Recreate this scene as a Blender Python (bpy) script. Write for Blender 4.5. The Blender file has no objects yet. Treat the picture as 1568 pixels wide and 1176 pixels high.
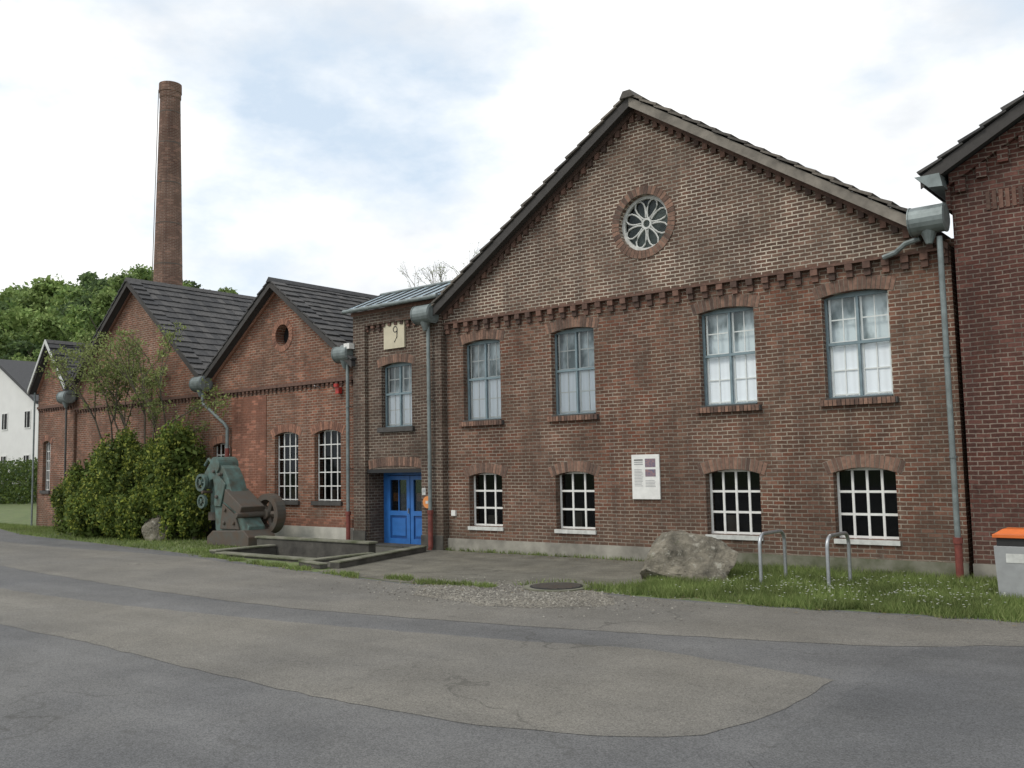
import bpy, bmesh, math, random
import numpy as np
from mathutils import Vector, Matrix
random.seed(7); rng=np.random.default_rng(7)
S=bpy.context.scene
S.view_settings.view_transform='Standard'; S.view_settings.look='None'; S.view_settings.exposure=0
COL=S.collection
# ------------------------------------------------------------ materials
def newmat(name):
    m=bpy.data.materials.new(name); m.use_nodes=True
    nt=m.node_tree; b=nt.nodes['Principled BSDF']; return m,nt,b
def N(nt,t,**k):
    n=nt.nodes.new(t)
    for a,v in k.items(): setattr(n,a,v)
    return n
def L(nt,a,b): nt.links.new(a,b)
def C(c): return (c[0],c[1],c[2],1)
def math_(nt,op,a,b=None,c=None,clamp=False):
    n=nt.nodes.new('ShaderNodeMath'); n.operation=op; n.use_clamp=clamp
    for i,v in enumerate((a,b,c)):
        if v is None: continue
        if hasattr(v,'links'): nt.links.new(v,n.inputs[i])
        else: n.inputs[i].default_value=v
    return n.outputs[0]
def mixc(nt,fac,a,b,mode='MIX'):
    n=nt.nodes.new('ShaderNodeMix'); n.data_type='RGBA'; n.blend_type=mode
    for s,v in ((n.inputs['Factor'],fac),(n.inputs[6],a),(n.inputs[7],b)):
        if hasattr(v,'links'): nt.links.new(v,s)
        else: s.default_value=v if not isinstance(v,tuple) or len(v)==4 else C(v)
    return n.outputs[2]
def ramp(nt,src,p0,p1,c0=(0,0,0),c1=(1,1,1)):
    n=nt.nodes.new('ShaderNodeValToRGB'); e=n.color_ramp.elements
    e[0].position=p0;e[1].position=p1;e[0].color=C(c0);e[1].color=C(c1)
    nt.links.new(src,n.inputs[0]); return n.outputs[0]
def noise(nt,vec,scale,detail=4,rough=.55):
    n=N(nt,'ShaderNodeTexNoise'); n.inputs['Scale'].default_value=scale
    n.inputs['Detail'].default_value=detail; n.inputs['Roughness'].default_value=rough
    nt.links.new(vec,n.inputs['Vector']); return n.outputs[0]
def simple(name,c,rough=.7,metal=0,var=.25,scale=6,bump=0.,spec=None,c2=None):
    m,nt,b=newmat(name); g=N(nt,'ShaderNodeNewGeometry')
    f=noise(nt,g.outputs['Position'],scale,6)
    f=ramp(nt,f,.3,.7)
    cc=c2 or tuple(x*(1-var) for x in c)
    L(nt,mixc(nt,f,C(cc),C(c)),b.inputs['Base Color'])
    b.inputs['Roughness'].default_value=rough; b.inputs['Metallic'].default_value=metal
    if spec is not None: b.inputs['Specular IOR Level'].default_value=spec
    if bump:
        bp=N(nt,'ShaderNodeBump'); bp.inputs['Strength'].default_value=bump; bp.inputs['Distance'].default_value=.02
        L(nt,noise(nt,g.outputs['Position'],scale*5,5),bp.inputs['Height']); L(nt,bp.outputs[0],b.inputs['Normal'])
    return m
def brick(name,c1,c2,mortar,red=(.2,.07,.045),redamt=.3,bw=.25,bh=.086,ms=.012,stain=.5,pale=0.,palec=(.42,.38,.32)):
    m,nt,b=newmat(name); g=N(nt,'ShaderNodeNewGeometry')
    sp=N(nt,'ShaderNodeSeparateXYZ'); L(nt,g.outputs['Position'],sp.inputs[0])
    sn=N(nt,'ShaderNodeSeparateXYZ'); L(nt,g.outputs['Normal'],sn.inputs[0])
    ax=math_(nt,'ABSOLUTE',sn.outputs[0]); k=math_(nt,'GREATER_THAN',ax,.6)
    dx=math_(nt,'SUBTRACT',sp.outputs[1],sp.outputs[0]); u=math_(nt,'MULTIPLY_ADD',dx,k,sp.outputs[0])
    wob=noise(nt,g.outputs['Position'],1.3,2); zz=math_(nt,'MULTIPLY_ADD',wob,.035,sp.outputs[2])
    wob2=noise(nt,g.outputs['Position'],9,2); zz=math_(nt,'MULTIPLY_ADD',wob2,.014,zz)
    cb=N(nt,'ShaderNodeCombineXYZ'); L(nt,u,cb.inputs[0]); L(nt,zz,cb.inputs[1])
    bt=N(nt,'ShaderNodeTexBrick'); L(nt,cb.outputs[0],bt.inputs['Vector'])
    bt.inputs['Scale'].default_value=1; bt.inputs['Brick Width'].default_value=bw; bt.inputs['Row Height'].default_value=bh
    bt.inputs['Mortar Size'].default_value=ms; bt.inputs['Mortar Smooth'].default_value=.3; bt.inputs['Bias'].default_value=0
    bt.inputs['Color1'].default_value=(0,0,0,1); bt.inputs['Color2'].default_value=(1,1,1,1); bt.inputs['Mortar'].default_value=(.5,.5,.5,1)
    rnd=bt.outputs['Color']
    col=mixc(nt,rnd,C(c1),C(c2))
    r1=ramp(nt,rnd,.70,.84); big=ramp(nt,noise(nt,g.outputs['Position'],.45,4),.42,.62)
    rf=math_(nt,'MULTIPLY',r1,math_(nt,'MULTIPLY_ADD',big,.8,.35)); rf=math_(nt,'ADD',math_(nt,'MULTIPLY',rf,redamt*1.7),math_(nt,'MULTIPLY',big,redamt*.5),clamp=True)
    col=mixc(nt,rf,col,C(red))
    r2=ramp(nt,rnd,.16,.04); col=mixc(nt,math_(nt,'MULTIPLY',r2,.65),col,C(tuple(x*.38 for x in c1)))
    mo=ramp(nt,noise(nt,g.outputs['Position'],.9,5,.65),.36,.62,tuple(x*.42 for x in mortar),mortar)
    col=mixc(nt,bt.outputs['Fac'],col,mo)
    st=ramp(nt,noise(nt,g.outputs['Position'],.6,7,.65),.3,.7,(1-stain,)*3,(1.12,)*3)
    col=mixc(nt,1.0,col,st,'MULTIPLY')
    mp=N(nt,'ShaderNodeMapping'); mp.inputs['Scale'].default_value=(3.2,3.2,.25); L(nt,g.outputs['Position'],mp.inputs[0])
    sk=ramp(nt,noise(nt,mp.outputs[0],1,4,.6),.35,.6,(.82,.82,.83),(1.06,1.05,1.03)); col=mixc(nt,1.0,col,sk,'MULTIPLY')
    fine=ramp(nt,noise(nt,g.outputs['Position'],22,3),.25,.75,(.75,)*3,(1.18,)*3)
    col=mixc(nt,1.0,col,fine,'MULTIPLY')
    if pale:
        pf=ramp(nt,noise(nt,g.outputs['Position'],1.5,8,.75),.56,.72); col=mixc(nt,math_(nt,'MULTIPLY',pf,pale),col,C(palec))
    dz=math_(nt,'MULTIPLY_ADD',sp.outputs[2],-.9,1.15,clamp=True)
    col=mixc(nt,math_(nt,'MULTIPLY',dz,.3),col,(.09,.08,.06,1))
    L(nt,col,b.inputs['Base Color']); b.inputs['Roughness'].default_value=.88; b.inputs['Specular IOR Level'].default_value=.25
    bp=N(nt,'ShaderNodeBump'); bp.inputs['Strength'].default_value=.6; bp.inputs['Distance'].default_value=.012; bp.invert=True
    hgt=math_(nt,'MULTIPLY_ADD',noise(nt,g.outputs['Position'],30,3),-.5,bt.outputs['Fac']); L(nt,hgt,bp.inputs['Height']); L(nt,bp.outputs[0],b.inputs['Normal'])
    return m
M={}
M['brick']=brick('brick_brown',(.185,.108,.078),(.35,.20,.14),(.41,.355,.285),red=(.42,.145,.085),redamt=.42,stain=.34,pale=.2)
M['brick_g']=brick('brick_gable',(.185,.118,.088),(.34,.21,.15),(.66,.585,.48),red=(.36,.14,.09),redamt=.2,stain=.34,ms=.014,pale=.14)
M['brick_red']=brick('brick_redder',(.27,.135,.09),(.44,.215,.14),(.42,.34,.27),red=(.5,.175,.10),redamt=.6,stain=.3,pale=.25)
M['brick_sal']=brick('brick_salmon',(.38,.17,.115),(.46,.22,.145),(.40,.25,.19),red=(.5,.2,.13),redamt=.4,stain=.3,pale=.2,ms=.008)
M['brick_dk']=brick('brick_darkred',(.14,.066,.054),(.225,.10,.078),(.28,.225,.185),red=(.28,.095,.068),redamt=.35,stain=.3)
M['brick_an']=brick('brick_annex',(.145,.10,.078),(.25,.16,.118),(.36,.32,.26),redamt=.18,stain=.35,pale=.12)
M['chim']=brick('brick_chimney',(.27,.155,.115),(.36,.215,.16),(.35,.28,.23),redamt=.3,stain=.3,bw=.3,bh=.1)
def vouss(name,ca,cb_):
    m,nt,b=newmat(name); g=N(nt,'ShaderNodeNewGeometry')
    c=mixc(nt,g.outputs['Random Per Island'],C(ca),C(cb_))
    f=ramp(nt,noise(nt,g.outputs['Position'],12,4),.3,.7,(.65,)*3,(1.15,)*3)
    L(nt,mixc(nt,1.0,c,f,'MULTIPLY'),b.inputs['Base Color']); b.inputs['Roughness'].default_value=.9; return m
M['vous']=vouss('brick_voussoir',(.10,.064,.05),(.29,.17,.12))
M['vousr']=vouss('brick_voussoir_red',(.17,.085,.06),(.38,.19,.125))
M['corbel']=vouss('brick_corbel',(.075,.048,.038),(.20,.11,.08))
M['tile']=vouss('roof_tile',(.048,.048,.05),(.105,.10,.096))
M['tileb']=simple('roof_tile_bulk',(.06,.06,.062),.75,bump=.3)
M['tileo']=vouss('old_verge_tile',(.085,.078,.07),(.20,.175,.145))
M['barge']=simple('weathered_board',(.28,.25,.21),.8,var=.55,scale=3,bump=.2)
M['darkwood']=simple('dark_board',(.06,.055,.051),.8)
M['zinc']=simple('zinc',(.25,.29,.285),.5,metal=.35,var=.4,scale=5)
M['rust']=simple('red_iron_pipe',(.24,.06,.045),.6,var=.45,scale=9)
M['white']=simple('white_paint',(.82,.82,.78),.5,var=.15,scale=8)
M['offw']=simple('old_white_paint',(.66,.67,.63),.6,var=.3,scale=8)
M['steelblue']=simple('bluegrey_frame',(.22,.30,.33),.5,var=.3)
M['mort']=simple('mortar_bed',(.33,.29,.235),.9,var=.5,scale=2,bump=.3)
M['rend']=simple('render_band',(.58,.56,.49),.9,var=.4,scale=2,bump=.3)
M['conc']=simple('concrete',(.38,.36,.305),.9,var=.55,scale=1.8,bump=.3)
M['concm']=simple('mossy_concrete',(.24,.23,.185),.95,scale=2.2,bump=.5,c2=(.08,.09,.045))
M['concd']=simple('dark_concrete',(.10,.094,.08),.95,var=.6,scale=2.5,bump=.5)
M['sill']=simple('dark_sill',(.085,.08,.074),.7,var=.45,scale=5)
M['dark']=simple('dark_interior',(.010,.010,.011),.9)
M['cream']=simple('cream_panel',(.66,.60,.44),.7,var=.2,scale=3)
M['blue']=simple('blue_paint',(.035,.17,.50),.4,var=.25,scale=4)
M['blued']=simple('blue_paint_dark',(.015,.08,.27),.4,var=.25,scale=4)
M['orange']=simple('orange_plastic',(.75,.17,.03),.4,var=.15)
M['oranges']=simple('orange_sign_and_glow',(.75,.28,.08),.4,var=.1)
M['binbody']=simple('grey_plastic',(.36,.37,.37),.5,var=.2)
M['galv']=simple('galvanised',(.45,.47,.48),.38,metal=.7,var=.2,scale=14)
M['black']=simple('black',(.02,.02,.02),.6)
def stonemat():
    m,nt,b=newmat('boulder_stone'); g=N(nt,'ShaderNodeNewGeometry'); P_=g.outputs['Position']
    c=ramp(nt,noise(nt,P_,2.2,8,.7),.32,.62,(.075,.068,.053),(.29,.26,.20))
    c=mixc(nt,ramp(nt,noise(nt,P_,5,6,.7),.56,.66),c,(.38,.36,.30,1)); c=mixc(nt,ramp(nt,noise(nt,P_,3,6,.7),.6,.72),c,(.10,.115,.05,1))
    L(nt,c,b.inputs['Base Color']); b.inputs['Roughness'].default_value=.95
    bp=N(nt,'ShaderNodeBump'); bp.inputs['Strength'].default_value=1; bp.inputs['Distance'].default_value=.08; L(nt,noise(nt,P_,7,8,.7),bp.inputs['Height']); L(nt,bp.outputs[0],b.inputs['Normal']); return m
M['stone']=stonemat()
M['teal']=simple('teal_machine_paint',(.10,.175,.16),.65,c2=(.075,.078,.058),scale=4.5,bump=.3)
M['iron']=simple('cast_iron',(.085,.083,.072),.7,c2=(.095,.065,.045),scale=4,bump=.3)
M['annexroof']=simple('glazed_roof',(.50,.63,.70),.2,var=.3,spec=.8)
M['metalred']=simple('red_siren',(.5,.04,.03),.4)
M['redphoto']=simple('print_photo_a',(.35,.2,.18),.6,c2=(.10,.12,.2),scale=30)
M['grayprint']=simple('print_text',(.42,.42,.42),.6,var=.3,scale=60)
M['bark']=simple('bark',(.14,.12,.09),.95,var=.5,scale=8,bump=.5)
M['whitewall']=simple('white_render',(.75,.75,.72),.85,var=.08,scale=1)
M['pebble']=vouss('pebble',(.12,.11,.095),(.38,.36,.31))
M['tar']=simple('tar_joint',(.10,.098,.09),.8,var=.3,scale=3)
M['litter']=vouss('leaf_litter',(.10,.07,.03),(.26,.2,.1))
def glassmat(name,tint,k):
    m,nt,b=newmat(name); out=nt.nodes['Material Output']
    gl=N(nt,'ShaderNodeBsdfGlossy'); gl.inputs['Roughness'].default_value=.03; gl.inputs['Color'].default_value=(.9,.95,1,1)
    tr=N(nt,'ShaderNodeBsdfTransparent'); tr.inputs['Color'].default_value=C(tint)
    fr=N(nt,'ShaderNodeFresnel'); fr.inputs[0].default_value=1.45
    f=math_(nt,'MULTIPLY',fr.outputs[0],k)
    mx=N(nt,'ShaderNodeMixShader'); L(nt,f,mx.inputs[0]); L(nt,tr.outputs[0],mx.inputs[1]); L(nt,gl.outputs[0],mx.inputs[2])
    bp=N(nt,'ShaderNodeBump'); bp.inputs['Strength'].default_value=.08; g=N(nt,'ShaderNodeNewGeometry')
    L(nt,noise(nt,g.outputs['Position'],2.5,2),bp.inputs['Height']); L(nt,bp.outputs[0],gl.inputs['Normal'])
    L(nt,mx.outputs[0],out.inputs[0]); return m
M['glass']=glassmat('window_glass',(.97,.99,.99),1.3)
M['glassd']=glassmat('dusty_dark_glass',(.6,.62,.62),.6)
def curtain(name,c):
    m,nt,b=newmat(name); g=N(nt,'ShaderNodeNewGeometry'); w=N(nt,'ShaderNodeTexWave'); w.bands_direction='X'
    w.inputs['Scale'].default_value=2.2; w.inputs['Distortion'].default_value=5; w.inputs['Detail'].default_value=2
    mp=N(nt,'ShaderNodeMapping'); mp.inputs['Scale'].default_value=(1,1,.12); L(nt,g.outputs['Position'],mp.inputs[0]); L(nt,mp.outputs[0],w.inputs[0])
    L(nt,ramp(nt,w.outputs[1],0,1,tuple(x*.93 for x in c),c),b.inputs['Base Color']); b.inputs['Roughness'].default_value=.9
    return m
M['curt']=curtain('frosted_pane',(.93,.96,.99))
m,nt,b=newmat('painted_sky_reflection'); g=N(nt,'ShaderNodeNewGeometry')
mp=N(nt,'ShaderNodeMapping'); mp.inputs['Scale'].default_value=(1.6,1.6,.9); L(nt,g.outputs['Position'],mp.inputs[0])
L(nt,ramp(nt,noise(nt,mp.outputs[0],1.3,3,.5),.42,.56,(.16,.21,.21),(.68,.76,.78)),b.inputs['Base Color']); M['skyrefl']=m  # pale noise patches paint sky reflections onto the backing of the upper panes
def leafmat(name,a,b_,dark=.45,scale=.6):
    m,nt,b=newmat(name); g=N(nt,'ShaderNodeNewGeometry')
    c=mixc(nt,g.outputs['Random Per Island'],C(a),C(b_))
    f=ramp(nt,noise(nt,g.outputs['Position'],scale,3),.35,.65,(dark,)*3,(1.15,)*3)
    c=mixc(nt,1.0,c,f,'MULTIPLY'); L(nt,c,b.inputs['Base Color']); b.inputs['Roughness'].default_value=.65
    b.inputs['Specular IOR Level'].default_value=.2
    out=nt.nodes['Material Output']; tl=N(nt,'ShaderNodeBsdfTranslucent'); L(nt,c,tl.inputs[0])
    mx=N(nt,'ShaderNodeMixShader'); mx.inputs[0].default_value=.3; L(nt,b.outputs[0],mx.inputs[1]); L(nt,tl.outputs[0],mx.inputs[2]); L(nt,mx.outputs[0],out.inputs[0])
    return m
M['lfA']=leafmat('leaf_spring',(.20,.30,.09),(.30,.38,.13),dark=.65,scale=.25)
M['lfB']=leafmat('leaf_mid',(.13,.205,.07),(.21,.29,.11),dark=.65,scale=.25)
M['lfC']=leafmat('leaf_dark',(.085,.135,.055),(.135,.19,.085),dark=.6,scale=.25)
M['yew']=leafmat('yew_leaf',(.085,.13,.03),(.17,.23,.055),dark=.5,scale=1.1)
M['yewy']=leafmat('yew_leaf_tip',(.26,.31,.05),(.38,.40,.09),dark=.7,scale=1.1)
M['thin']=leafmat('young_leaf',(.20,.25,.08),(.30,.34,.13),dark=.7,scale=1)
M['grassb']=leafmat('grass_blade',(.13,.20,.05),(.30,.35,.13),dark=.6,scale=.9)
M['daisy']=simple('daisy_white',(.85,.85,.8),.7)
# ------------------------------------------------------------ mesh builder
def group(name,loc=(0,0,0)):
    e=bpy.data.objects.new(name,None); e.empty_display_size=.3; e.location=loc; COL.objects.link(e); return e
class MB:
    def __init__(s): s.v=[];s.f=[];s.m=[];s.mats=[]
    def mi(s,mat):
        if mat not in s.mats: s.mats.append(mat)
        return s.mats.index(mat)
    def add(s,vs,fs,mat):
        o=len(s.v); s.v+= [tuple(v) for v in vs]; k=s.mi(mat)
        for f in fs: s.f.append(tuple(i+o for i in f)); s.m.append(k)
    def box(s,x0,x1,y0,y1,z0,z1,mat):
        s.add([(x,y,z) for z in (z0,z1) for y in (y0,y1) for x in (x0,x1)],[(0,2,3,1),(4,5,7,6),(0,1,5,4),(2,6,7,3),(0,4,6,2),(1,3,7,5)],mat)
    def prism(s,poly,y0,y1,mat):
        n=len(poly); vs=[(p[0],y0,p[1]) for p in poly]+[(p[0],y1,p[1]) for p in poly]
        fs=[tuple(range(n)),tuple(range(2*n-1,n-1,-1))]+[(i,(i+1)%n,(i+1)%n+n,i+n) for i in range(n)]
        s.add(vs,fs,mat)
    def slab(s,poly,z0,z1,mat):
        n=len(poly); vs=[(p[0],p[1],z0) for p in poly]+[(p[0],p[1],z1) for p in poly]
        fs=[tuple(range(n-1,-1,-1)),tuple(range(n,2*n))]+[(i,(i+1)%n,(i+1)%n+n,i+n) for i in range(n)]
        s.add(vs,fs,mat)
    def tube(s,pts,rs,mat,n=10,cap=True):
        pts=[Vector(p) for p in pts]
        if not isinstance(rs,(list,tuple)): rs=[rs]*len(pts)
        vs=[];fs=[]
        for i,p in enumerate(pts):
            d=(pts[min(i+1,len(pts)-1)]-pts[max(i-1,0)]).normalized()
            a=Vector((0,0,1)) if abs(d.z)<.9 else Vector((1,0,0))
            u=d.cross(a).normalized(); w=d.cross(u)
            for k in range(n):
                t=2*math.pi*k/n; vs.append(p+(u*math.cos(t)+w*math.sin(t))*rs[i])
        for i in range(len(pts)-1):
            for k in range(n): fs.append((i*n+k,i*n+(k+1)%n,(i+1)*n+(k+1)%n,(i+1)*n+k))
        if cap: fs.append(tuple(range(n-1,-1,-1))); fs.append(tuple(range((len(pts)-1)*n,len(pts)*n)))
        s.add(vs,fs,mat)
    def ring(s,cx,cz,r0,r1,y0,y1,mat,n=32,a0=0,a1=2*math.pi):
        full=abs(a1-a0-2*math.pi)<1e-6; m=n if full else n+1
        vs=[];fs=[]
        for i in range(m):
            t=a0+(a1-a0)*i/n
            for r,y in ((r0,y0),(r1,y0),(r1,y1),(r0,y1)): vs.append((cx+r*math.cos(t),y,cz+r*math.sin(t)))
        for i in range(n):
            j=(i+1)%m
            for k in range(4): fs.append((i*4+k,i*4+(k+1)%4,j*4+(k+1)%4,j*4+k))
        s.add(vs,fs,mat)
    def obj(s,name,parent=None,smooth=False,bevel=0):
        me=bpy.data.meshes.new(name); me.from_pydata(s.v,[],s.f)
        for m in s.mats: me.materials.append(m)
        me.polygons.foreach_set('material_index',s.m)
        bm=bmesh.new(); bm.from_mesh(me); bmesh.ops.recalc_face_normals(bm,faces=bm.faces); bm.to_mesh(me); bm.free()
        if smooth: me.polygons.foreach_set('use_smooth',[True]*len(me.polygons))
        o=bpy.data.objects.new(name,me); COL.objects.link(o)
        if parent: o.parent=parent
        if bevel:
            b=o.modifiers.new('bevel','BEVEL'); b.width=bevel; b.segments=2; b.limit_method='ANGLE'
        return o
def wall(name,outline,holes,y0,y1,mat,parent):
    cu=bpy.data.curves.new(name,'CURVE'); cu.dimensions='2D'; cu.fill_mode='BOTH'; cu.extrude=(y1-y0)/2
    for poly in [outline]+holes:
        sp=cu.splines.new('POLY'); sp.points.add(len(poly)-1)
        for i,p in enumerate(poly): sp.points[i].co=(p[0],p[1],0,1)
        sp.use_cyclic_u=True
    t=bpy.data.objects.new('tmp',cu); COL.objects.link(t); me=bpy.data.meshes.new_from_object(t)
    bpy.data.objects.remove(t); bpy.data.curves.remove(cu)
    yc=(y0+y1)/2
    for v in me.vertices: x,y,z=v.co; v.co=(x,yc+z,y)
    bm=bmesh.new(); bm.from_mesh(me); bmesh.ops.remove_doubles(bm,verts=bm.verts,dist=1e-5); bmesh.ops.recalc_face_normals(bm,faces=bm.faces); bm.to_mesh(me); bm.free()
    me.polygons.foreach_set('use_smooth',[False]*len(me.polygons))
    me.materials.clear(); me.materials.append(mat)
    o=bpy.data.objects.new(name,me); COL.objects.link(o); o.parent=parent; return o
RU=.08
def arch(x0,x1,z0,z1,rise=.13,n=10):
    w=(x1-x0)/2; R=(w*w+rise*rise)/(2*rise); cx=(x0+x1)/2; cz=z1-R
    a=math.asin(w/R); pts=[(x0,z0),(x1,z0)]
    for i in range(n+1):
        t=a-2*a*i/n; pts.append((cx+R*math.sin(t),cz+R*math.cos(t)))
    return pts
def circ(cx,cz,r,n=36): return [(cx+r*math.cos(2*math.pi*i/n),cz+r*math.sin(2*math.pi*i/n)) for i in range(n)]
def voussoirs(mb,x0,x1,z1,h,y0,y1,mat,rise=.13,over=.12):
    w=(x1-x0)/2; R=(w*w+rise*rise)/(2*rise); cx=(x0+x1)/2; cz=z1-R; a=math.asin(min(1,w/R))*(1+over/w)
    n=int(2*a*R/.088)
    bed=[(cx+(R+.004)*math.sin(-a+2*a*i/12),cz+(R+.004)*math.cos(-a+2*a*i/12)) for i in range(13)]+[(cx+(R+h)*math.sin(a-2*a*i/12),cz+(R+h)*math.cos(a-2*a*i/12)) for i in range(13)]
    mb.prism(bed,y0+.009,y1-.01,M['mort'])
    for i in range(n):
        t0=-a+2*a*(i+.08)/n; t1=-a+2*a*(i+.92)/n; j=random.uniform(-.012,.012)
        P=[(cx+r*math.sin(t),cz+r*math.cos(t)) for r,t in ((R+.007,t0),(R+.007,t1),(R+h+j,t1),(R+h+j,t0))]
        mb.prism(P,y0+random.uniform(-.004,.004),y1,mat)
def win_upper(mb,x0,x1,z0,z1,y):
    fr=M['steelblue']; w=.045
    mb.box(x0,x0+w,y,y+.06,z0,z1,fr); mb.box(x1-w,x1,y,y+.06,z0,z1,fr)
    mb.box(x0+w,x1-w,y,y+.06,z0,z0+w,fr); mb.box(x0+w,x1-w,y,y+.06,z1-.1,z1,fr)
    cx=(x0+x1)/2; zt=z0+(z1-z0)*.52
    mb.box(x0+w,x1-w,y-.01,y+.05,zt-.03,zt+.03,fr)
    mb.box(cx-.026,cx+.026,y-.006,y+.054,z0+w,zt-.03,fr); mb.box(cx-.026,cx+.026,y-.006,y+.054,zt+.03,z1-.1,fr)
    yy=y+.075; ow=M['white']
    for a,b in ((x0+w,cx-.02),(cx+.02,x1-w)):
        for c,d in ((z0+w,zt),(zt,z1-.03)):
            m_=(a+b)/2
            mb.box(a+.015,a+.055,yy,yy+.025,c,d,ow); mb.box(b-.055,b-.015,yy,yy+.025,c,d,ow); mb.box(m_-.011,m_+.011,yy+.002,yy+.022,c,d,ow)
            mb.box(a+.055,b-.055,yy+.004,yy+.02,c+.03,c+.06,ow); mb.box(a+.055,b-.055,yy+.004,yy+.02,(c+d)/2-.012,(c+d)/2+.014,ow)
    mb.add([(x0,y+.03,z0),(x1,y+.03,z0),(x1,y+.03,z1),(x0,y+.03,z1)],[(0,1,2,3)],M['glass'])
    zc=zt+random.uniform(-.04,.04)
    mb.add([(x0,y+.105,z0),(x1,y+.105,z0),(x1,y+.105,zc),(x0,y+.105,zc)],[(0,1,2,3)],M['curt'])
    mb.add([(x0,y+.20,zc),(x1,y+.20,zc),(x1,y+.20,z1),(x0,y+.20,z1)],[(0,1,2,3)],M['skyrefl'])
def win_grid(mb,x0,x1,z0,z1,y,nc,nr,bar=.045,mat=None):
    mat=mat or M['white']; o=.03
    X=[x0+o+(x1-x0-2*o)*i/nc for i in range(nc+1)]; Z=[z0+o+(z1-z0-2*o)*i/nr for i in range(nr+1)]
    for i,x in enumerate(X): mb.box(x-bar/2,x+bar/2,y,y+.03,z0,z1,mat)
    for z in Z:
        for i in range(nc): mb.box(X[i]+bar/2,X[i+1]-bar/2,y+.003,y+.027,z-bar/2,z+bar/2,mat)
    mb.add([(x0,y+.024,z0),(x1,y+.024,z0),(x1,y+.024,z1),(x0,y+.024,z1)],[(0,1,2,3)],M['glassd'])
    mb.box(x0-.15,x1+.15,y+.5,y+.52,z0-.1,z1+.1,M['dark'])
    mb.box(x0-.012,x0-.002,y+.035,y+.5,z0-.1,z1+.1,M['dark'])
    if random.random()<.6: mb.box(x0+.25,x0+.25+random.uniform(.2,.5),y+.3,y+.35,z0,z0+random.uniform(.25,.6),M['iron'])
def hopper(mb,x,z,y):
    mb.tube([(x-.34,y-.1,z),(x-.32,y-.1,z),(x+.32,y-.1,z),(x+.34,y-.1,z)],[.23,.27,.27,.23],M['zinc'],20)
    for xx in (-.31,.31): mb.tube([(x+xx-.012,y-.1,z),(x+xx+.012,y-.1,z)],.285,M['zinc'],20)
    mb.tube([(x,y-.1,z-.22),(x,y-.1,z-.47)],[.16,.06],M['zinc'],12)
def downpipe(mb,x,y,ztop,zred=1.05,r=.055):
    mb.tube([(x,y,ztop),(x,y,zred)],r,M['zinc'],12)
    mb.tube([(x,y,zred+.02),(x,y,.08),(x,y-.05,.0)],r*1.25,M['rust'],12)
    mb.tube([(x,y,zred+.06),(x,y,zred-.05)],r*1.6,M['rust'],12)
    for z in (2.3,4.2):
        if z<ztop: mb.tube([(x,y,z-.02),(x,y,z+.02)],r*1.25,M['zinc'],12); mb.box(x-.015,x+.015,y,y+.3,z-.012,z+.012,M['zinc'])
def dentil_row(mb,x0,x1,z0,z1,step,w,y0,y1,mat):
    n=int((x1-x0)/step)
    for i in range(n+1):
        x=x0+(x1-x0)*i/n+random.uniform(-.008,.008)
        mb.box(x-w/2,x+w/2,y0+random.uniform(-.008,.008),y1,z0+(z1-z0)*.5,z1,mat); mb.box(x-w/2+.01,x+w/2-.01,y0+(y1-y0)*.4,y1,z0+random.uniform(-.01,.01),z0+(z1-z0)*.5-.002,mat)
def rake_dentils(mb,xa,za,xb,zb,drop,step,y0,y1,mat,w=.12,h=.13):
    L_=math.hypot(xb-xa,zb-za); n=int(L_/step)
    for i in range(n):
        t=(i+.5)/n; x=xa+(xb-xa)*t; z=za+(zb-za)*t-drop
        mb.box(x-w/2,x+w/2,y0+random.uniform(-.006,.006),y1,z-h,z+.05,mat)
def rake_band(mb,xa,za,xb,zb,d0,d1,y0,y1,mat):
    mb.prism([(xa,za-d0),(xb,zb-d0),(xb,zb-d1),(xa,za-d1)],y0,y1,mat)
def verge_tiles(mb,xa,za,xb,zb,y0,y1,step=.36,mat=None):
    L_=math.hypot(xb-xa,zb-za); n=int(L_/step); d=Vector((xb-xa,0,zb-za)).normalized(); nrm=Vector((-d.z,0,d.x))
    if nrm.z<0: nrm=-nrm
    for i in range(n):
        a=Vector((xa,0,za))+d*(L_*i/n); b=a+d*(L_/n+.05)
        P=[a+nrm*.05,b+nrm*.01,b+nrm*.05,a+nrm*(.10+random.uniform(0,.02))]
        mb.prism([(p.x,p.z) for p in P],y0+random.uniform(-.015,.015),y1,mat or M['tile'])
def tiled_slope(mb,xe,ze,xr,zr,y0,y1,rows=18,tw=.30):
    d=Vector((xr-xe,0,zr-ze)); Ln=d.length; d.normalize(); nrm=Vector((-d.z,0,d.x))
    if nrm.z<0:nrm=-nrm
    for r in range(rows):
        a=Vector((xe,0,ze))+d*(Ln*r/rows); b=a+d*(Ln/rows+.04)
        P=[a+nrm*.02,b+nrm*.0,b+nrm*.03,a+nrm*.075]
        y=y0
        while y<y1:
            e=min(y+tw,y1); j=random.uniform(-.008,.008)
            mb.prism([(p.x,p.z+j) for p in P],y+.004,e,M['tile']); y=e
def qslab(mb,a,b,c,d,t,mat):
    vs=[a,b,c,d]+[(p[0],p[1],p[2]-t) for p in (a,b,c,d)]
    mb.add(vs,[(0,1,2,3),(7,6,5,4),(0,4,5,1),(1,5,6,2),(2,6,7,3),(3,7,4,0)],mat)
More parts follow.
